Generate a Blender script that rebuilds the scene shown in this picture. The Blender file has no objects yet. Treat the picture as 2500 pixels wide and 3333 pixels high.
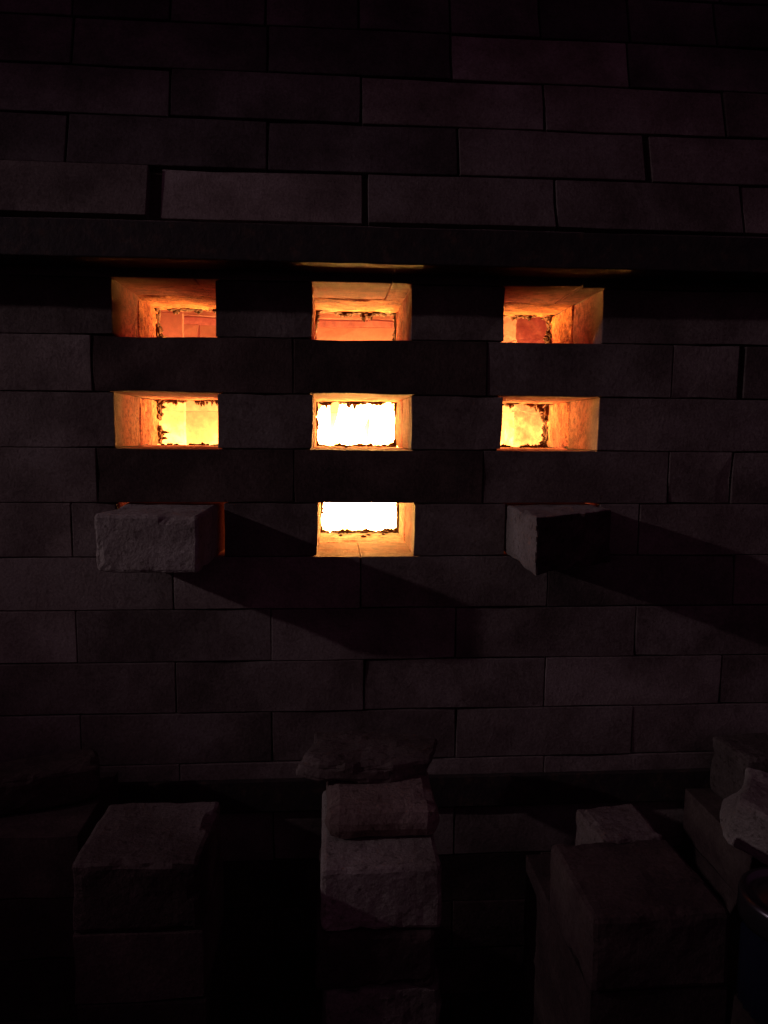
import bpy, bmesh, math, random
from mathutils import Vector, Matrix, noise
R = random.Random(7)
S = bpy.context.scene
COL = S.collection
EYE = 0.96            # height of the camera above the ground; all z below are relative to the eye

# ------------------------------------------------------------------ camera, world, light, exposure
cam_d = bpy.data.cameras.new('camera'); cam = bpy.data.objects.new('camera', cam_d); COL.objects.link(cam)
cam_d.sensor_fit = 'VERTICAL'; cam_d.sensor_height = 36.0; cam_d.lens = 2407.2 / 3333 * 36.0
cam_d.clip_start = 0.02; cam_d.clip_end = 200
yaw, pitch, roll = .07026, .10778, .00838
fw = Vector((math.sin(yaw)*math.cos(pitch), math.cos(yaw)*math.cos(pitch), -math.sin(pitch)))
rt0 = Vector((math.cos(yaw), -math.sin(yaw), 0)); up0 = rt0.cross(fw)
rt = math.cos(roll)*rt0 + math.sin(roll)*up0; up = -math.sin(roll)*rt0 + math.cos(roll)*up0
m = Matrix((rt, up, -fw)).transposed().to_4x4(); m.translation = (0, 0, EYE); cam.matrix_world = m
S.camera = cam

w = bpy.data.worlds.new('World'); S.world = w; w.use_nodes = True
nt = w.node_tree; bg = nt.nodes['Background']
sky = nt.nodes.new('ShaderNodeTexSky'); sky.sky_type = 'NISHITA'; sky.sun_disc = False
sky.sun_elevation = math.radians(-4); sky.sun_rotation = math.radians(200)
nt.links.new(sky.outputs[0], bg.inputs[0]); bg.inputs[1].default_value = 0.05
# dim night-time shed air: a faint warm-violet ambient on top of the last of the sky
bg2 = nt.nodes.new('ShaderNodeBackground'); bg2.inputs[0].default_value = (1, .36, .80, 1); bg2.inputs[1].default_value = .024
ad = nt.nodes.new('ShaderNodeAddShader'); nt.links.new(bg.outputs[0], ad.inputs[0]); nt.links.new(bg2.outputs[0], ad.inputs[1])
nt.links.new(ad.outputs[0], nt.nodes['World Output'].inputs['Surface'])

ld = bpy.data.lights.new('work_lamp_light', 'SPOT'); lamp = bpy.data.objects.new('work_lamp_light', ld); COL.objects.link(lamp)
ldir = Vector((.3245, .097, -.105)).normalized()
lamp.location = Vector((.16, .8958, -.06 + EYE)) - ldir*2.7
lamp.rotation_euler = (Vector((.62, .8958, -.24 + EYE)) - lamp.location).to_track_quat('-Z', 'Y').to_euler()
ld.energy = 26.0; ld.color = (1.0, .84, .97); ld.shadow_soft_size = .024
ld.spot_size = math.radians(27.5); ld.spot_blend = 1.0

S.view_settings.view_transform = 'Standard'; S.view_settings.look = 'None'
S.view_settings.exposure = 0.0; S.view_settings.gamma = 1.0; S.view_settings.use_curve_mapping = False
S.cycles.max_bounces = 6; S.cycles.diffuse_bounces = 4; S.cycles.caustics_reflective = False; S.cycles.caustics_refractive = False
S.cycles.sample_clamp_indirect = 12.0

# ------------------------------------------------------------------ materials
def newmat(name):
    mt = bpy.data.materials.new(name); mt.use_nodes = True
    n = mt.node_tree.nodes; b = n['Principled BSDF']; return mt, mt.node_tree, b
def coords(t, per_obj=True, scale=(1,1,1)):
    tc = t.nodes.new('ShaderNodeTexCoord'); mp = t.nodes.new('ShaderNodeMapping'); mp.inputs['Scale'].default_value = scale
    if per_obj:
        oi = t.nodes.new('ShaderNodeObjectInfo'); mu = t.nodes.new('ShaderNodeVectorMath'); mu.operation = 'SCALE'
        t.links.new(oi.outputs['Location'], mu.inputs[0]); mu.inputs['Scale'].default_value = 7.3
        t.links.new(mu.outputs[0], mp.inputs['Location'])
    t.links.new(tc.outputs['Object'], mp.inputs['Vector']); return mp.outputs[0]
def nz(t, vec, scale, detail=6, rough=.6):
    n = t.nodes.new('ShaderNodeTexNoise'); n.inputs['Scale'].default_value = scale
    n.inputs['Detail'].default_value = detail; n.inputs['Roughness'].default_value = rough
    t.links.new(vec, n.inputs['Vector']); return n.outputs['Fac']
def ramp(t, fac, stops):
    r = t.nodes.new('ShaderNodeValToRGB'); e = r.color_ramp.elements
    while len(e) < len(stops): e.new(.5)
    for i, (p, c) in enumerate(stops): e[i].position = p; e[i].color = (*c, 1)
    t.links.new(fac, r.inputs[0]); return r.outputs[0]
def mixc(t, a, b, f, mode='MIX'):
    x = t.nodes.new('ShaderNodeMix'); x.data_type = 'RGBA'; x.blend_type = mode
    for sock, v in ((x.inputs[0], f), (x.inputs[6], a), (x.inputs[7], b)):
        if hasattr(v, 'is_linked') or hasattr(v, 'links'): t.links.new(v, sock)
        else: sock.default_value = v if isinstance(v, (int, float)) else (*v, 1)
    return x.outputs[2]
def math_(t, op, a, b=0.0, clamp=False):
    x = t.nodes.new('ShaderNodeMath'); x.operation = op; x.use_clamp = clamp
    for i, v in enumerate((a, b)):
        if isinstance(v, (int, float)): x.inputs[i].default_value = v
        else: t.links.new(v, x.inputs[i])
    return x.outputs[0]
def bump(t, b, h, strength, dist, prev=None):
    x = t.nodes.new('ShaderNodeBump'); x.inputs['Strength'].default_value = strength; x.inputs['Distance'].default_value = dist
    t.links.new(h, x.inputs['Height'])
    if prev: t.links.new(prev, x.inputs['Normal'])
    t.links.new(x.outputs[0], b.inputs['Normal']); return x.outputs[0]

def brick_mat(name, lo, mid, hi, dark=.35, rough_bump=1.0, stretch=(1, 1, 1)):
    mt, t, b = newmat(name); v = coords(t, True, stretch)
    base = ramp(t, nz(t, v, 9, 5), [(.25, lo), (.5, mid), (.75, hi)])
    stain = ramp(t, nz(t, v, 4.5, 8, .7), [(.36, (dark,)*3), (.58, (1, 1, 1))])
    base = mixc(t, base, stain, .6, 'MULTIPLY')
    grit = ramp(t, nz(t, v, 330, 3, .8), [(.38, (.55, .52, .50)), (.6, (1, 1, 1))]); base = mixc(t, base, grit, .6, 'MULTIPLY')
    pits = ramp(t, nz(t, v, 130, 4, .75), [(.35, (.22, .17, .15)), (.45, (1, 1, 1))])
    base = mixc(t, base, pits, .6 if rough_bump > 1.2 else .25, 'MULTIPLY')
    oi = t.nodes.new('ShaderNodeObjectInfo')
    tone = math_(t, 'ADD', math_(t, 'MULTIPLY', oi.outputs['Random'], .55), .64)
    cmb = t.nodes.new('ShaderNodeCombineColor')
    for i in range(3): t.links.new(tone, cmb.inputs[i])
    base = mixc(t, base, cmb.outputs[0], 1.0, 'MULTIPLY')
    t.links.new(base, b.inputs['Base Color']); b.inputs['Roughness'].default_value = .95
    b.inputs['Specular IOR Level'].default_value = .1
    p = bump(t, b, nz(t, v, 24, 5, .6), .3*rough_bump, .003)
    p = bump(t, b, nz(t, v, 210, 5, .7), .8*rough_bump, .0014, p)
    return mt
M = {}
M['firebrick'] = brick_mat('firebrick', (.21, .15, .135), (.31, .235, .21), (.42, .34, .31))
M['soot_or_shade_firebrick'] = brick_mat('soot_or_shade_firebrick', (.07, .045, .045), (.11, .07, .065), (.17, .12, .10))  # soot near the ports; on foreground bricks the dark tone stands in for shade
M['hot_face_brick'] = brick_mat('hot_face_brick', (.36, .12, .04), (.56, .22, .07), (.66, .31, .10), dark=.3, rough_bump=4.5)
M['pale_firebrick'] = brick_mat('pale_firebrick', (.34, .27, .23), (.46, .38, .33), (.58, .50, .45), dark=.5, rough_bump=1.5)
M['red_firebrick'] = brick_mat('red_firebrick', (.28, .13, .09), (.38, .19, .13), (.46, .25, .18), dark=.5, rough_bump=1.5)
M['broken_or_shaded_face'] = brick_mat('broken_or_shaded_face', (.07, .04, .04), (.12, .075, .07), (.22, .15, .13), rough_bump=2.5)  # broken plug front; elsewhere shade painted as black brick
M['crust'] = brick_mat('crust', (.04, .015, .01), (.09, .035, .02), (.18, .08, .04), rough_bump=2)
M['port_firebrick'] = brick_mat('port_firebrick', (.21, .15, .135), (.31, .235, .21), (.42, .34, .31))
M['sooty_port_firebrick'] = brick_mat('sooty_port_firebrick', (.08, .052, .05), (.13, .085, .075), (.20, .14, .12))
M['dusty_firebrick'] = brick_mat('dusty_firebrick', (.13, .09, .08), (.20, .15, .13), (.28, .22, .20), dark=.5, rough_bump=1.5)
M['firelight_tinted_brick'] = brick_mat('firelight_tinted_brick', (.27, .17, .14), (.38, .26, .22), (.48, .35, .30), dark=.5, rough_bump=1.8)  # reddish tint stands in for the port glow on the top brick
M['shaded_firebrick'] = brick_mat('shaded_firebrick', (.11, .08, .078), (.17, .13, .125), (.25, .20, .19))  # darker firebrick: the light's fading over the upper courses put into the colour
M['mortar'] = brick_mat('mortar', (.10, .07, .06), (.14, .10, .08), (.18, .13, .11))

mt, t, b = newmat('rusty_steel'); v = coords(t)
c = ramp(t, nz(t, v, 60, 8, .7), [(.3, (.022, .014, .015)), (.55, (.045, .028, .024)), (.75, (.12, .06, .04))])
t.links.new(c, b.inputs['Base Color']); b.inputs['Roughness'].default_value = .85
bump(t, b, nz(t, v, 160, 6, .7), .8, .0015); M['steel'] = mt

mt, t, b = newmat('ground_dirt'); v = coords(t, False)
c = ramp(t, nz(t, v, 6, 10, .7), [(.3, (.04, .035, .03)), (.7, (.10, .085, .07))])
t.links.new(c, b.inputs['Base Color']); b.inputs['Roughness'].default_value = .95
bump(t, b, nz(t, v, 40, 8, .7), .8, .01); M['ground'] = mt

# incandescent brick: what it gives off follows its temperature, hottest where the fire burns low in the firebox
def glow_mat(name, base_T=0.0, flow=(1, 1, 1), chunk=18, into=None, slope=2.2, cap=9.0, amp=.22):
    if into: mt = M[into]; t = mt.node_tree; b = t.nodes['Principled BSDF']
    else: mt, t, b = newmat(name)
    geo = t.nodes.new('ShaderNodeNewGeometry'); vm = t.nodes.new('ShaderNodeVectorMath'); vm.operation = 'SUBTRACT'
    t.links.new(geo.outputs['Position'], vm.inputs[0]); vm.inputs[1].default_value = (.04, 1.42, -.17 + EYE)
    sc = t.nodes.new('ShaderNodeVectorMath'); sc.operation = 'MULTIPLY'; t.links.new(vm.outputs[0], sc.inputs[0]); sc.inputs[1].default_value = (.60, .55, 1.26)
    ln = t.nodes.new('ShaderNodeVectorMath'); ln.operation = 'LENGTH'; t.links.new(sc.outputs[0], ln.inputs[0])
    v = coords(t, True, flow)
    n1 = math_(t, 'MULTIPLY', math_(t, 'SUBTRACT', nz(t, v, chunk, 6, .65), .5), amp)
    n2 = math_(t, 'MULTIPLY', math_(t, 'SUBTRACT', nz(t, v, 90, 5, .7), .5), .14)
    oi = t.nodes.new('ShaderNodeObjectInfo'); n3 = math_(t, 'MULTIPLY', math_(t, 'SUBTRACT', oi.outputs['Random'], .5), .05)
    T = math_(t, 'SUBTRACT', 1.09 + base_T, math_(t, 'MULTIPLY', ln.outputs['Value'], 1.75))
    T = math_(t, 'ADD', math_(t, 'ADD', T, n1), math_(t, 'ADD', n2, n3), )
    if into:                       # the brick cools from the fire side towards the outer face
        sx = t.nodes.new('ShaderNodeSeparateXYZ'); t.links.new(geo.outputs['Position'], sx.inputs[0])
        T = math_(t, 'SUBTRACT', T, math_(t, 'MULTIPLY', math_(t, 'SUBTRACT', 1.126, sx.outputs['Y']), slope))
    T = math_(t, 'MAXIMUM', T, -1.0 if into else 0.12)
    T = math_(t, 'MINIMUM', T, 1.0)
    col = ramp(t, T, [(.1, (1, .06, .03)), (.30, (1, .12, .04)), (.42, (1, .2, .05)), (.60, (1, .30, .055)), (.78, (1, .55, .14)), (1, (1, .72, .4))])
    st = math_(t, 'EXPONENT', math_(t, 'SUBTRACT', math_(t, 'MULTIPLY', T, 5.6), 2.05))
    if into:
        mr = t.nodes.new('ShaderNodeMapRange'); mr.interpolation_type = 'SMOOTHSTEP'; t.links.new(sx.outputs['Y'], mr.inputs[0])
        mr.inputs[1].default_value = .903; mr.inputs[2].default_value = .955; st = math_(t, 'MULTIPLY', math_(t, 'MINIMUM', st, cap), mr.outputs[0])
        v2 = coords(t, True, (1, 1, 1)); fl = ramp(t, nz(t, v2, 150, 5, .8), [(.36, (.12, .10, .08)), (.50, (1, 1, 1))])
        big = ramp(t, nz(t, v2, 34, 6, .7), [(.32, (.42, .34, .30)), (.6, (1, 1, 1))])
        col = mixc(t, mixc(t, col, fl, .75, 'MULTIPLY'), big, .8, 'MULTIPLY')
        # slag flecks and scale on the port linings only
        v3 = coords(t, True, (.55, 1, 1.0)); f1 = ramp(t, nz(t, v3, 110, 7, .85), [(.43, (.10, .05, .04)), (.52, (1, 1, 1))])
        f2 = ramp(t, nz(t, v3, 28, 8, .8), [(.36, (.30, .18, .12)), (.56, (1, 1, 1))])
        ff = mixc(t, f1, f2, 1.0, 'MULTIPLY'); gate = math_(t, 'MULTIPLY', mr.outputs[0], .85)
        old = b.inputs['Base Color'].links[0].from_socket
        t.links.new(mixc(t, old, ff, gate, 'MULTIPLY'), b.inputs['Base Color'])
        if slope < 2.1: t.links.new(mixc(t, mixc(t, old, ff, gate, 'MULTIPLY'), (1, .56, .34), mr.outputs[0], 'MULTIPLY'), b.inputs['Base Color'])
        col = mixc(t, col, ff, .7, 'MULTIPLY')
    t.links.new(col, b.inputs['Emission Color']); t.links.new(st, b.inputs['Emission Strength'])
    if not into: b.inputs['Base Color'].default_value = (.035, .016, .010, 1); b.inputs['Roughness'].default_value = 1
    return mt
M['glow'] = glow_mat('incandescent_brick')
M['glow_hot'] = glow_mat('incandescent_seam', .14)
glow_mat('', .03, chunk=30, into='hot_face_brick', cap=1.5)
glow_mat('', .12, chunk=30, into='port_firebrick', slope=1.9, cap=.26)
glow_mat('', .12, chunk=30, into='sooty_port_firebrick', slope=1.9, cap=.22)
M['glow_pil'] = glow_mat('incandescent_pilaster', .07)
M['glow_mottled'] = glow_mat('incandescent_slagged_brick', -.03, chunk=46, amp=.5)
mt, t, b = newmat('flame'); b.inputs['Base Color'].default_value = (0, 0, 0, 1)
v = coords(t, False); c = ramp(t, nz(t, v, 14, 4), [(.35, (1, .34, .06)), (.6, (1, .46, .12))])
t.links.new(c, b.inputs['Emission Color']); b.inputs['Emission Strength'].default_value = 150; M['flame'] = mt

mt, t, b = newmat('tin_lid'); b.inputs['Base Color'].default_value = (.16, .14, .15, 1); b.inputs['Metallic'].default_value = .9; b.inputs['Roughness'].default_value = .28; M['tin'] = mt
mt, t, b = newmat('jar_glass'); b.inputs['Base Color'].default_value = (.03, .032, .07, 1); b.inputs['Roughness'].default_value = .08
b.inputs['Transmission Weight'].default_value = .6; M['jar'] = mt

# ------------------------------------------------------------------ helpers
def tag(o, label=None, cat=None, group=None, kind=None):
    for k, v_ in (('label', label), ('category', cat), ('group', group), ('kind', kind)):
        if v_: o[k] = v_
    return o
def link(name, me, mat, parent=None, mw=None):
    o = bpy.data.objects.new(name, me); COL.objects.link(o)
    if mat and not me.materials: me.materials.append(mat)
    if parent is not None:
        o.parent = parent; o.matrix_parent_inverse = parent.matrix_world.inverted() if False else Matrix.Identity(4)
    if mw is not None: o.matrix_basis = mw
    return o
def empty(name, loc=(0, 0, 0)):
    o = bpy.data.objects.new(name, None); COL.objects.link(o); o.location = loc; o.empty_display_size = .05; return o
def seg(a, b, n, e):                # cut positions along an edge with tight cuts next to both ends
    n = max(1, n); inner = [a + e + (b - a - 2*e)*i/n for i in range(n+1)]
    return [a] + inner + [b]
def brick_me(sx, sy, sz, e=.0010, nx=1, ny=1, nz_=1, rough=.0004, chip=.0, seed=0):
    """Rounded block centred on the origin, edges softened, faces uneven; chip > 0 knocks bits off edges."""
    xs, ys, zs = seg(-sx/2, sx/2, nx, e), seg(-sy/2, sy/2, ny, e), seg(-sz/2, sz/2, nz_, e)
    bm = bmesh.new(); V = {}
    NX, NY, NZ = len(xs)-1, len(ys)-1, len(zs)-1
    def vert(i, j, k):
        if (i, j, k) in V: return V[i, j, k]
        p = Vector((xs[i], ys[j], zs[k])); h = (sx/2, sy/2, sz/2)
        on = [i in (0, NX), j in (0, NY), k in (0, NZ)]
        if sum(on) >= 2:                      # edge or corner: pull in so the arris is rounded
            f = .42 if sum(on) == 3 else .30
            for a in range(3):
                if on[a]: p[a] -= math.copysign(e*f, p[a])
        q = p*1.0 + Vector((seed*3.17, seed*1.31, seed*.77))
        d = noise.noise_vector(q*38)*rough + noise.noise_vector(q*120)*rough*.5
        if chip and sum(on) >= 1:
            c_ = noise.noise(q*26 + Vector((9, 3, 1))) + .5*noise.noise(q*70)
            edge = min(h[a]-abs(p[a]) if not on[a] else 9 for a in range(3)) if sum(on) == 1 else 0
            if sum(on) >= 2 or edge < e*1.5:
                k_ = max(0, c_-.12)*chip
                for a in range(3):
                    p[a] -= math.copysign(min(k_, abs(p[a])*.5), p[a]) * (1 if on[a] else .3)
        V[i, j, k] = bm.verts.new(p + d); return V[i, j, k]
    def face(*c): bm.faces.new([vert(*q) for q in c])
    for i in range(NX):
        for j in range(NY):
            face((i, j, 0), (i, j+1, 0), (i+1, j+1, 0), (i+1, j, 0)); face((i, j, NZ), (i+1, j, NZ), (i+1, j+1, NZ), (i, j+1, NZ))
    for i in range(NX):
        for k in range(NZ):
            face((i, 0, k), (i+1, 0, k), (i+1, 0, k+1), (i, 0, k+1)); face((i, NY, k), (i, NY, k+1), (i+1, NY, k+1), (i+1, NY, k))
    for j in range(NY):
        for k in range(NZ):
            face((0, j, k), (0, j, k+1), (0, j+1, k+1), (0, j+1, k)); face((NX, j, k), (NX, j+1, k), (NX, j+1, k+1), (NX, j, k+1))
    me = bpy.data.meshes.new('brick'); bm.to_mesh(me); bm.free()
    for p in me.polygons: p.use_smooth = False
    return me
CACHE = {}
def brick(x0, x1, d0, d1, z0, z1, mat, parent, name='brick', tilt=None, g=.0005, jit=.0009, cut=(1, 1, 1), **kw):
    """A brick filling [x0,x1] x [d0,d1] x [z0,z1] less its joint; jit lets the face stand a little proud or back."""
    sx, sy, sz = x1-x0-2*g, d1-d0, z1-z0-2*g
    v_ = R.randrange(3); key = (round(sx, 3), round(sy, 3), round(sz, 4), mat, v_, cut, tuple(kw.items()))
    if key not in CACHE:
        CACHE[key] = brick_me(sx, sy, sz, nx=cut[0], ny=cut[1], nz_=cut[2], seed=len(CACHE)+1, **kw); CACHE[key].materials.append(M[mat])
    me = CACHE[key]
    c = Vector(((x0+x1)/2, (d0+d1)/2 + R.uniform(-jit, jit), (z0+z1)/2))
    r = Matrix.Rotation(R.uniform(-1, 1)*.0035, 4, 'Z') @ Matrix.Rotation(R.uniform(-1, 1)*.0025, 4, 'Y')
    mw = Matrix.Translation(c + Vector((0, 0, EYE))) @ r
    if tilt is not None: mw = tilt @ Matrix.Translation(c) @ r
    if parent is not None: mw = Matrix.Translation(-parent.location) @ mw
    return link(name, me, None, parent, mw)
def boxes_me(bl):
    bm = bmesh.new()
    for x0, x1, y0, y1, z0, z1 in bl:
        r = bmesh.ops.create_cube(bm, size=1)
        for v_ in r['verts']:
            v_.co = Vector(((x0+x1)/2 + v_.co.x*(x1-x0), (y0+y1)/2 + v_.co.y*(y1-y0), (z0+z1)/2 + v_.co.z*(z1-z0) + EYE))
    me = bpy.data.meshes.new('boxes'); bm.to_mesh(me); bm.free(); return me

# ------------------------------------------------------------------ ground
gm = boxes_me([(-30, 30, -30, 30, -EYE-.2, -EYE)])
tag(link('ground', gm, M['ground']), kind='structure')

# ------------------------------------------------------------------ kiln wall
WD, H, L, Z0 = .8958, .06527, .2310, .10922        # wall face distance, course height, brick length, sill of the top ports
def cz(k): return Z0 - H*k                          # top of course k
wall = empty('kiln_wall', (0, WD, 0))
tag(wall, 'wall of pale firebricks with three columns of glowing stoke holes', 'wall')
XL, XR = -.92, 1.12
def joints(known):                                  # continue a course of stretchers beyond the joints that show
    a = list(known)
    while a[0] > XL: a.insert(0, a[0]-L)
    while a[-1] < XR: a.append(a[-1]+L)
    return a
PORT1 = [(-.2528, -.1371), (-.0235, .0933), (.2074, .3263)]
PORT2 = [(-.2543, -.1367), (-.0223, .0949), (.2071, .3259)]
PORT3 = [(-.2560, -.1303), (-.0170, .0995), (.2143, .3330)]
course = {
 -1: ([-.7153, -.4840, -.2528, -.1371, -.0235, .0933, .2074, .3263, .5560], PORT1),
  0: ([-.2789, -.0463, .1866, .4172, .5018, .5090], []),
  1: ([-.7163, -.4853, -.2543, -.1367, -.0223, .0949, .2071, .3259, .5569], PORT2),
  2: ([-.2779, -.0460, .1847, .4191, .5011], []),
  3: ([-.3090, -.2560, -.1303, -.0170, .0995, .2143, .3330, .3840], PORT3),
  4: ([-.1915, .0349, .2697, .5119], []),
  5: ([-.3084, -.0748, .1544, .3857], []),
  6: ([-.1914, .0397, .2702, .5018], []),
  7: ([-.3074, -.0749, .1569, .3872], []),
  8: ([-.1890, .0420, .2730], []),
  9: ([-.3048, -.0738, .1572, .3880], []),
 -2: ([-.1600, .0700, .3010], []),
}
for k in range(10, 14): course[k] = ([(-.19 if k % 2 == 0 else -.3048), (.041 if k % 2 == 0 else -.0738)], [])
ZB = -EYE
LEAF = .115
for k, (js, ports) in sorted(course.items()):
    zt = cz(k) if k != 13 else cz(13); zb = max(cz(k+1), ZB)
    if zt <= ZB + .01: continue
    js = joints(js)
    for a, b_ in zip(js[:-1], js[1:]):
        if any(abs(a-p[0]) < .002 for p in ports): continue
        if b_-a < .012: continue                     # an open joint
        near = 0 and (-.33 < a and b_ < .45 and k in (0, 1, 2)) or k in (-2,) or (k == -1 and b_ < .12 and a > -.2)
        mat = 'soot_or_shade_firebrick' if (k == 0 and -.30 < a < .15) or (k == 2 and -.30 < a < .15) else 'firebrick'
        if k >= 10: mat = 'broken_or_shaded_face'  # black colour stands in for the shade behind the stacks
        if -1 <= k <= 4 and -.55 < a < .60 or k == -2: mat = {'firebrick': 'port_firebrick', 'soot_or_shade_firebrick': 'sooty_port_firebrick'}[mat]
        cut = (4, 1, 2)
        brick(a, b_, WD, WD+LEAF, zb, zt, mat, wall, cut=cut, chip=.0035, rough=.0005)
    # inner leaf, its faces towards the fire hotter coloured
    js2 = sorted(set([round(a+.1155, 4) for a in js if not ports])) or js
    if ports:
        js2 = js
    for a, b_ in zip(js2[:-1], js2[1:]):
        if a > .80 or b_ < -.70: continue
        if any(abs(a-p[0]) < .002 for p in ports) or b_-a < .012: continue
        brick(a, b_, WD+LEAF+.0015, WD+.2305, zb, zt, 'hot_face_brick', wall, cut=(14, 10, 6), chip=.006, rough=.0018)
# mortar inside the wall, recessed behind every joint and round every port
bl = []
y0, y1, r_ = WD+.011, WD+.222, .004
for k, (js, ports) in course.items():
    zt, zb = cz(k)+.0, max(cz(k+1), ZB)
    if zt <= ZB+.01: continue
    x = XL+.03
    for a, b_ in ports:
        bl.append((x, a-r_, y0, y1, zb+(r_ if 0 else 0), zt)); x = b_+r_
    bl.append((x, XR-.1, y0, y1, zb, zt))
# keep mortar clear of floors and ceilings of the ports
out = []
for (xa, xb, ya, yb, za, zb_) in bl: out.append((xa, xb, ya, yb, za, zb_))
fixed = []
for k, (js, ports) in course.items():
    zt, zb = cz(k), max(cz(k+1), ZB)
    if zt <= ZB+.01: continue
    if not ports:
        lo = zb + (r_ if course.get(k+1, ([], []))[1] else 0); hi = zt - (r_ if course.get(k-1, ([], []))[1] else 0)
        fixed.append((XL+.03, XR-.1, y0, y1, lo, hi))
    else:
        x = XL+.03
        for a, b_ in ports: fixed.append((x, a-r_, y0, y1, zb-r_, zt+r_)); x = b_+r_
        fixed.append((x, XR-.1, y0, y1, zb-r_, zt+r_))
o = link('mortar', boxes_me(fixed), M['mortar'], wall, Matrix.Translation(-wall.location)); o['kind'] = 'stuff'

# upper courses lean back: the spring of the arch
TH = math.radians(16.6)
tilt = Matrix.Translation((0, WD, .2398+.003+EYE)) @ Matrix.Rotation(-TH, 4, 'X')
UP = [[-.1994, .0363, .2671, .4991], [-.0768, .1510, .3823], [-.1927, .0345, .2599, .4895], [-.0785, .1458, .3710],
      [-.0823, .0319, .1462, .2606, .3762, .4906], [-.19, .04, .27]]
for i, js in enumerate(UP):
    js = list(js); st = .115 if i == 4 else L
    while js[0] > XL: js.insert(0, js[0]-st)
    while js[-1] < XR: js.append(js[-1]+st)
    for a, b_ in zip(js[:-1], js[1:]):
        p = 0.0
        if i == 0 and abs(a+.1994) < .001: p = .004
        if i == 0 and abs(b_+.1994) < .001: p = -.004; b_ -= .012
        if i == 0 and abs(a-.0363) < .001: a += .0045
        if i == 1 and abs(a-.3823) < .001: a += .006
        brick(a, b_, p, LEAF+p, i*H, (i+1)*H, 'shaded_firebrick' if (i >= 1 and b_ < .16) or i >= 4 or (i >= 3 and a > .3) else 'firebrick', wall, tilt=tilt, cut=(4, 1, 2), chip=.003, rough=.0005, g=.0012)  # upper and left bricks darkened in colour where the light fades
me = boxes_me([(XL+.03, XR-.1, .012, LEAF+.02, .004, 6*H-.004)])
for v_ in me.vertices: v_.co.z -= EYE
o = link('mortar', me, M['mortar'], wall, Matrix.Translation(-wall.location) @ tilt); o['kind'] = 'stuff'

# crust of slag and flakes hanging round the hot ends of the ports
def crust_me(segs, seed):
    rr = random.Random(seed); bm = bmesh.new()
    for (p0, p1, inward, lo, hi) in segs:
        p0, p1, inward = Vector(p0), Vector(p1), Vector(inward); n = int((p1-p0).length/.0009); along = (p1-p0).normalized()
        for i in range(n):
            if rr.random() < .04: continue
            c = p0 + (p1-p0)*((i+rr.random())/n); wd = rr.uniform(.0010, .0032); clump = max(0, min(1.3, .55 + 1.5*noise.noise(c*55 + Vector((seed, 0, 0)))))
            if clump < .25 and rr.random() < .6: continue
            hgt = lo*clump + (hi-lo)*rr.random()**2.0*clump
            dp = rr.uniform(-.016, .004)
            base = [c - along*wd - inward*.003 + Vector((0, dp-.004, 0)), c + along*wd - inward*.003 + Vector((0, dp-.004, 0)), c + along*wd - inward*.003 + Vector((0, dp+.004, 0)), c - along*wd - inward*.003 + Vector((0, dp+.004, 0))]
            mid = [q + inward*(.003+hgt*.6) + along*rr.uniform(-.0006, .0006) for q in base]
            tip = c + inward*hgt + along*rr.uniform(-.0014, .0014) + Vector((0, dp, 0))
            B = [bm.verts.new(q) for q in base]; Mv = [bm.verts.new(q) for q in mid]; T_ = bm.verts.new(tip + inward*(hgt*.5 if rr.random() < .12 else 0))
            for j in range(4):
                bm.faces.new((B[j], B[(j+1) % 4], Mv[(j+1) % 4], Mv[j])); bm.faces.new((Mv[j], Mv[(j+1) % 4], T_))
    me = bpy.data.meshes.new('crust'); bm.to_mesh(me); bm.free(); return me
YB = WD + .2305
for r, ports in ((-1, PORT1), (1, PORT2), (3, PORT3)):
    zt, zb = cz(r)+EYE, cz(r+1)+EYE
    for i, (a, b_) in enumerate(ports):
        sg = [((a, YB, zt), (b_, YB, zt), (0, 0, -1), .0020, .0105), ((a, YB, zb), (b_, YB, zb), (0, 0, 1), .0014, .0060)]
        sg.append(((a, YB, zb), (a, YB, zt), (1, 0, 0), .0015, .0100 if i == 0 else .005))
        sg.append(((b_, YB, zb), (b_, YB, zt), (-1, 0, 0), .0015, .0120 if i == 2 else .005))
        o = link('slag_crust', crust_me(sg, r*10+i), M['crust'], wall, Matrix.Translation(-wall.location)); o['kind'] = 'stuff'
        # loose crumbs and low lumps along the sill
        rr = random.Random(r*31+i+5); bm = bmesh.new()
        for j in range(26):
            s = rr.uniform(.0008, .0026); q = bmesh.ops.create_icosphere(bm, subdivisions=1, radius=s)
            c = Vector((rr.uniform(a+.004, b_-.004), WD+.23-abs(rr.gauss(0, .03)), zb+s*.35))
            for v_ in q['verts']: v_.co = Vector((v_.co.x*rr.uniform(1, 2), v_.co.y*1.6, v_.co.z*.8)) + c + noise.noise_vector(v_.co*400+c*9)*s*.4
        me = bpy.data.meshes.new('crumbs'); bm.to_mesh(me); bm.free()
        o = link('sill_crumbs', me, M['crust'], wall, Matrix.Translation(-wall.location)); o['kind'] = 'stuff'

# ------------------------------------------------------------------ steel bars of the kiln frame
def steel_bar(x0, x1, d0, d1, z0, z1, label, flange=None):
    root = empty('steel_bar', ((x0+x1)/2, d0, 0)); tag(root, label, 'steel bar', 'steel bars bracing the kiln wall')
    me = brick_me(x1-x0, d1-d0, z1-z0, e=.0015, nx=90, ny=4, nz_=3, rough=.0006, seed=R.random()*9)
    link('bar', me, M['steel'], root, Matrix.Translation(Vector(((x0+x1)/2, (d0+d1)/2, (z0+z1)/2+EYE)) - root.location))
    return root
steel_bar(XL, XR-.1, WD-.057, WD-.0015, .1845, .2238, 'dark rusty steel bar running level just above the top row of glowing holes')
steel_bar(XL, XR-.1, WD-.010, WD-.0015, -.4735, -.4330, 'dark steel bar low on the wall behind the stacks of bricks')

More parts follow.
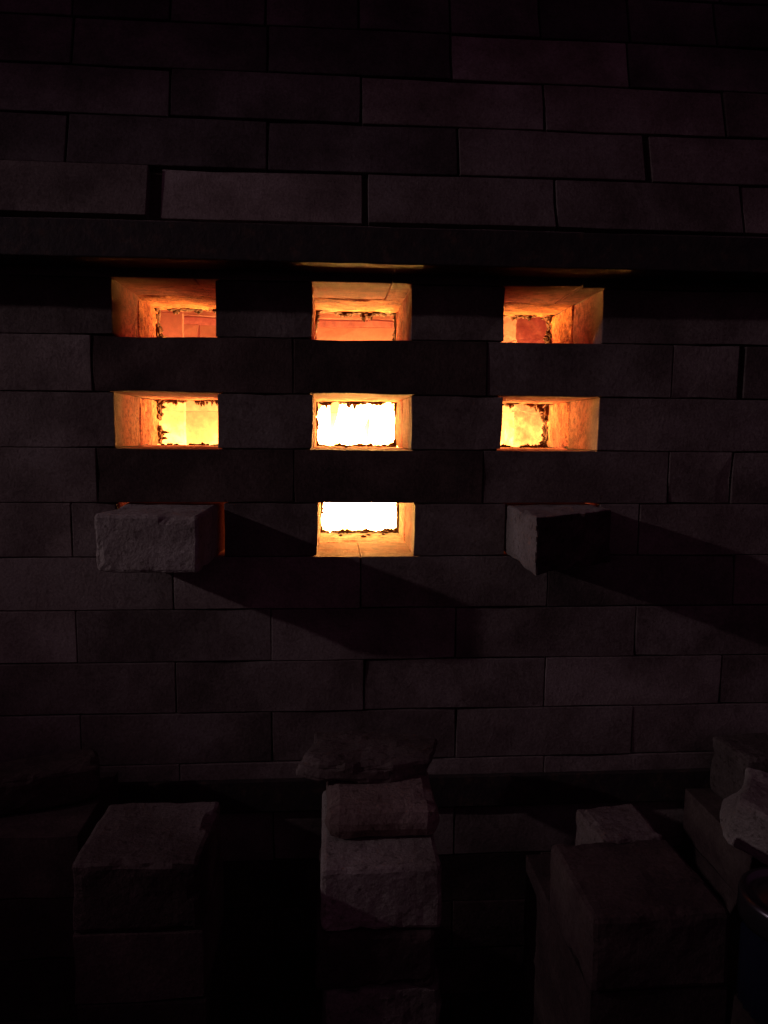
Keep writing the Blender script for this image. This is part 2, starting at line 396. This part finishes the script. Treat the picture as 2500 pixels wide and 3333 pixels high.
# ------------------------------------------------------------------ firebox behind the wall
fb = empty('firebox', (0, YB, 0)); tag(fb, 'glowing brick firebox seen through the stoke holes', 'firebox')
FBm = Matrix.Translation(-fb.location)
D0, D1 = YB+.002, 1.56
shell = [(-.66, .74, D1+.09, D1+.12, -.55, .60), (-.69, -.66, D0, D1+.12, -.55, .60), (.74, .77, D0, D1+.12, -.55, .60),
         (-.69, .77, D0, D1+.12, .60, .64), (-.69, .77, D0, D1+.12, -.60, -.55)]
link('lining', boxes_me(shell), M['glow'], fb, FBm)
# shoulders closing the gap between the firebox and the leaning upper wall
link('shoulder', boxes_me([(-.69, .77, WD+.118, D0, .262, .285)]), M['mortar'], fb, FBm)
SLOT = .2165
row = 0; z = -.55
while z < .58:
    z1_ = z+.0655
    if z < SLOT < z1_: pass
    off = (row % 2)*.1155 + .0756
    x = off - .2310*3
    while x < .72:
        a, b_ = max(x, -.655), min(x+.2310, .735)
        if b_-a > .02:
            if z < SLOT <= z1_+.0001 or (z < SLOT-.0001 and z1_ > SLOT): brick(a, b_, D1, D1+.085, z, SLOT-.001, 'glow', fb, cut=(5, 1, 2), chip=.004, rough=.0012, jit=.002)
            elif z >= SLOT-.0655 and z < SLOT+.07 and z > SLOT-.001: brick(a, b_, D1, D1+.085, z+.004, z1_, 'glow', fb, cut=(5, 1, 2), chip=.006, rough=.0015, jit=.003)
            else: brick(a, b_, D1, D1+.085, z, z1_, 'glow', fb, cut=(5, 1, 2), chip=.004, rough=.0012, jit=.002)
        x += .2310
    if z < SLOT and z1_ > SLOT: z = SLOT+.0095
    else: z = z1_
    row += 1
link('hot_seam', boxes_me([(-.65, .73, D1+.03, D1+.06, SLOT-.02, SLOT+.03)]), M['glow_hot'], fb, FBm)
# pilaster on the left of the firebox and a rough one on the right
z = -.55
while z < .58:
    brick(-.56, -.3000, 1.545, D1-.001, z, z+.0655, 'glow_pil', fb, cut=(4, 2, 2), chip=.003, rough=.0010, g=.0004)
    brick(.335, .50, 1.36, D1-.001, z, z+.0655, 'glow_mottled', fb, cut=(14, 6, 8), chip=.016, rough=.0040, g=.0004)
    z += .0655
# the fire
def flame_me(seed, hgt, rad):
    rr = random.Random(seed); bm = bmesh.new(); n, mth = 14, 10; rings = []
    for i in range(n):
        f = i/(n-1); r = rad*(math.sin(math.pi*min(1, f*.85+.12))**.7)*(1-f**2.2) + .001
        ring = []
        for j in range(mth):
            a = 2*math.pi*j/mth; p = Vector((math.cos(a)*r, math.sin(a)*r*.8, f*hgt))
            p += noise.noise_vector(p*16 + Vector((seed*5, 0, 0)))*rad*.5*f; p.x += math.sin(f*4+seed)*rad*.35*f
            ring.append(bm.verts.new(p))
        rings.append(ring)
    for i in range(n-1):
        for j in range(mth): bm.faces.new((rings[i][j], rings[i][(j+1) % mth], rings[i+1][(j+1) % mth], rings[i+1][j]))
    bm.faces.new(rings[-1]); bm.faces.new(rings[0][::-1])
    me = bpy.data.meshes.new('flame'); bm.to_mesh(me); bm.free()
    for p in me.polygons: p.use_smooth = True
    return me
fire = empty('fire', (.05, 1.36, -.50)); fire.location = (.05, 1.36, EYE-.55)
tag(fire, 'white hot fire burning behind the middle column of holes', 'fire')
for i, (x, d, h_, r) in enumerate([(-.08, 0, .60, .06), (-.02, .05, .66, .075), (.06, -.02, .66, .075), (.13, .05, .62, .07), (.03, -.05, .55, .06), (.10, -.06, .52, .05), (-.04, .09, .68, .08), (.05, .10, .69, .08), (.14, .10, .66, .08), (.20, .04, .50, .06), (-.14, .05, .48, .06), (.0, .11, .72, .12), (.12, .12, .72, .12)]):
    link('flame', flame_me(i+1, h_, r), M['flame'], fire, Matrix.Translation((x-.03, d, .001)))

# ------------------------------------------------------------------ the two plugs
def loose(name, me, mat, loc, rot, label, cat='brick', group=None):
    o = link(name, me, M[mat] if mat else None); o.location = (loc[0], loc[1], loc[2]+EYE); o.rotation_euler = rot
    tag(o, label, cat, group); return o
me = brick_me(.1115, .226, .0636, e=.004, nx=16, ny=14, nz_=9, rough=.0010, chip=.006, seed=3.3)
loose('plug_brick', me, 'pale_firebrick', (-.1938, .800+.113, -.1205), (math.radians(.7), math.radians(.6), math.radians(-2.6)),
      'pale squared brick plugging the bottom left hole and sticking out', 'brick', 'bricks plugging the bottom holes')
# right plug: broken off at a slant, its front black
bm = bmesh.new(); me = brick_me(.112, .20, .0632, e=.003, nx=18, ny=16, nz_=10, rough=.0010, chip=.004, seed=8.1); bm.from_mesh(me)
for v_ in bm.verts:
    x, y, zz = v_.co
    front = -.142 + (x+.056)/.112*.075 + .006*noise.noise(Vector((x*55, zz*55, 2))) + .003*noise.noise(Vector((x*160, zz*160, 5)))
    if zz > 0: front += max(0, (x-.012))/.044*.004*(zz/.03)
    lim = front
    v_.co.y = lim + (y+.10)/.20*(.095-lim)
bm.normal_update()
me2 = bpy.data.meshes.new('plug'); bm.to_mesh(me2)
me2.materials.append(M['pale_firebrick']); me2.materials.append(M['broken_or_shaded_face'])
for p in me2.polygons:
    if p.normal.y < -.5 and abs(p.normal.z) < .75: p.material_index = 1
bm.free()
loose('plug_brick', me2, None, (.2712, .907, -.1200), (0, math.radians(-.3), math.radians(.3)),
      'brick plugging the bottom right hole, its front broken off slantwise and black', 'brick', 'bricks plugging the bottom holes')

# ------------------------------------------------------------------ stacks of bricks in front
def pier(label, boxes, mat='soot_or_shade_firebrick'):  # dark brick colour stands in for shade over the foreground
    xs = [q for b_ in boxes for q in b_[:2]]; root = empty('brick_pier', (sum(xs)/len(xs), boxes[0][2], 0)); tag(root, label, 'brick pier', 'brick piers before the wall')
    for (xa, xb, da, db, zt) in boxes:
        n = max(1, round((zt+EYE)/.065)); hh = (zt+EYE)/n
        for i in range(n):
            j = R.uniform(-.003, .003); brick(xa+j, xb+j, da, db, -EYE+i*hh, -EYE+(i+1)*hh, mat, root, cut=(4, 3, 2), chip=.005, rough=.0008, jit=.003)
    return root
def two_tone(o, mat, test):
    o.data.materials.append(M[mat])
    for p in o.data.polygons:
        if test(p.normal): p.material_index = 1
def stackbrick(x0, x1, d0, d1, z0, z1, mat, label, rz=0.0, group=None, chip=.006, e=.005, seed=1.0, rough=.0013):
    me = brick_me(x1-x0, d1-d0, z1-z0, e=e, nx=16, ny=16, nz_=9, rough=rough, chip=chip, seed=seed)
    return loose('brick', me, mat, ((x0+x1)/2, (d0+d1)/2, (z0+z1)/2), (0, 0, rz), label, 'brick', group)
G = 'bricks lying on the stacks before the wall'
zt = -.371
stackbrick(-.006, .108, .690, .812, zt-.0325, zt, 'firelight_tinted_brick', 'thin brick lying on top of the middle stack', R.uniform(-.01, .01), G, seed=1.2, e=.013, chip=.003)
stackbrick(-.0105, .1035, .648, .805, zt-.0965, zt-.033, 'pale_firebrick', 'pale brick second from the top of the middle stack', .004, G, seed=2.2, e=.005)
stackbrick(-.0150, .0985, .645, .80, zt-.1535, zt-.097, 'soot_or_shade_firebrick', 'dark brick third from the top of the middle stack', -.006, G, seed=3.2)
stackbrick(-.0080, .1040, .648, .80, zt-.2175, zt-.154, 'pale_firebrick', 'rough streaked brick lowest in view in the middle stack', .0, G, seed=4.2, rough=.003, chip=.010)
pier('pier of dark bricks under the middle stack', [(-.010, .103, .648, .80, zt-.218)])
two_tone(stackbrick(-.2240, -.1130, .612, .722, zt-.0635, zt, 'dusty_firebrick', 'grey half brick on top of the left stack', -.02, G, seed=5.2), 'broken_or_shaded_face', lambda n: n.z < .55)  # sides painted black as shade, only the top keeps its tone
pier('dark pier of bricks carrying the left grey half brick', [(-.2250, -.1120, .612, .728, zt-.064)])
stackbrick(.2450, .3070, .630, .692, zt-.0635, zt, 'dusty_firebrick', 'small brick piece at the back of the right stack', .10, G, seed=6.2)
two_tone(stackbrick(.1990, .3120, .520, .628, zt-.0635, zt, 'soot_or_shade_firebrick', 'dark brick in front on the right stack, its left side faintly lit', .02, G, seed=7.2), 'soot_or_shade_firebrick', lambda n: n.x < -.6)
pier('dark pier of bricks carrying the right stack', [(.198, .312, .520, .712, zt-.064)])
# rear ledges at both sides
pier('low brick ledge against the wall at the left edge', [(-.50, -.385, .74, .885, -.413), (-.384, -.262, .74, .885, -.413)])
pier('low brick ledge against the wall at the right edge', [(.455, .56, .66, .885, -.455), (.561, .67, .66, .885, -.455)])
pier('short brick pier under the jar at the right edge', [(.318, .43, .445, .56, -.440)])

def shard(pts_seed, sx, sy, sz, mat, loc, rot, label, tooth=.25, name='broken_brick', cat='broken brick', group='broken pieces of brick'):
    me = brick_me(sx, sy, sz, e=.004, nx=16, ny=14, nz_=8, rough=.0022, chip=.008, seed=pts_seed)
    for v_ in me.vertices:
        q = v_.co; f = 1 - tooth*(.5+.9*noise.noise(Vector((q.x*9+pts_seed, q.y*9, q.z*6))))*(abs(q.x)/(sx/2))**1.5
        q.y *= f; q.z *= 1 - tooth*.7*max(0, noise.noise(Vector((q.x*14, q.y*14, pts_seed))) + q.x/sx*.7)
        q.x += .3*sx*tooth*noise.noise(Vector((pts_seed, q.y*16, q.z*20)))
    return loose(name, me, mat, loc, rot, label, cat, group)
shard(11.0, .145, .088, .022, 'dusty_firebrick', (.043, .790, -.3585), (math.radians(3), math.radians(4), .12), 'jagged slab of broken brick lying across the middle stack', .55)
shard(12.0, .120, .060, .040, 'soot_or_shade_firebrick', (-.325, .815, -.392), (0, 0, .35), 'dark chipped brick piece lying at the left edge below the wall', .25)
shard(13.0, .112, .095, .056, 'pale_firebrick', (.492, .725, -.418), (math.radians(10), math.radians(14), -.5), 'pale broken brick with a jagged end at the right edge', .45)
stackbrick(.485, .560, .805, .880, -.4535, -.380, 'dusty_firebrick', 'upright half brick by the wall at the right edge', .08, None, seed=9.9)
# jar with a round lid
def lathe(prof, n=48, rib=0.0, nr=24):
    bm = bmesh.new(); rings = []
    for (r, z) in prof:
        rings.append([bm.verts.new(((r+rib*math.cos(nr*2*math.pi*j/n)*(1 if r > .02 else 0))*math.cos(2*math.pi*j/n), (r+rib*math.cos(nr*2*math.pi*j/n)*(1 if r > .02 else 0))*math.sin(2*math.pi*j/n), z)) for j in range(n)])
    for a, b_ in zip(rings[:-1], rings[1:]):
        for j in range(n): bm.faces.new((a[j], a[(j+1) % n], b_[(j+1) % n], b_[j]))
    bm.faces.new(rings[0][::-1]); bm.faces.new(rings[-1])
    me = bpy.data.meshes.new('lathe'); bm.to_mesh(me); bm.free()
    for p in me.polygons: p.use_smooth = True
    return me
jar = empty('jar', (.348, .50, EYE-.4385)); tag(jar, 'ribbed blue jar with a round metal lid half cut by the right edge', 'jar')
link('body', lathe([(.030, 0), (.034, .004), (.034, .060), (.030, .068), (.030, .074)], 96, .0012, 24), M['jar'], jar)
link('lid', lathe([(.0375, .072), (.0385, .076), (.0385, .090), (.0375, .0935), (.034, .0935), (.0325, .0905), (.024, .0905), (.0225, .093), (.002, .093)]), M['tin'], jar)
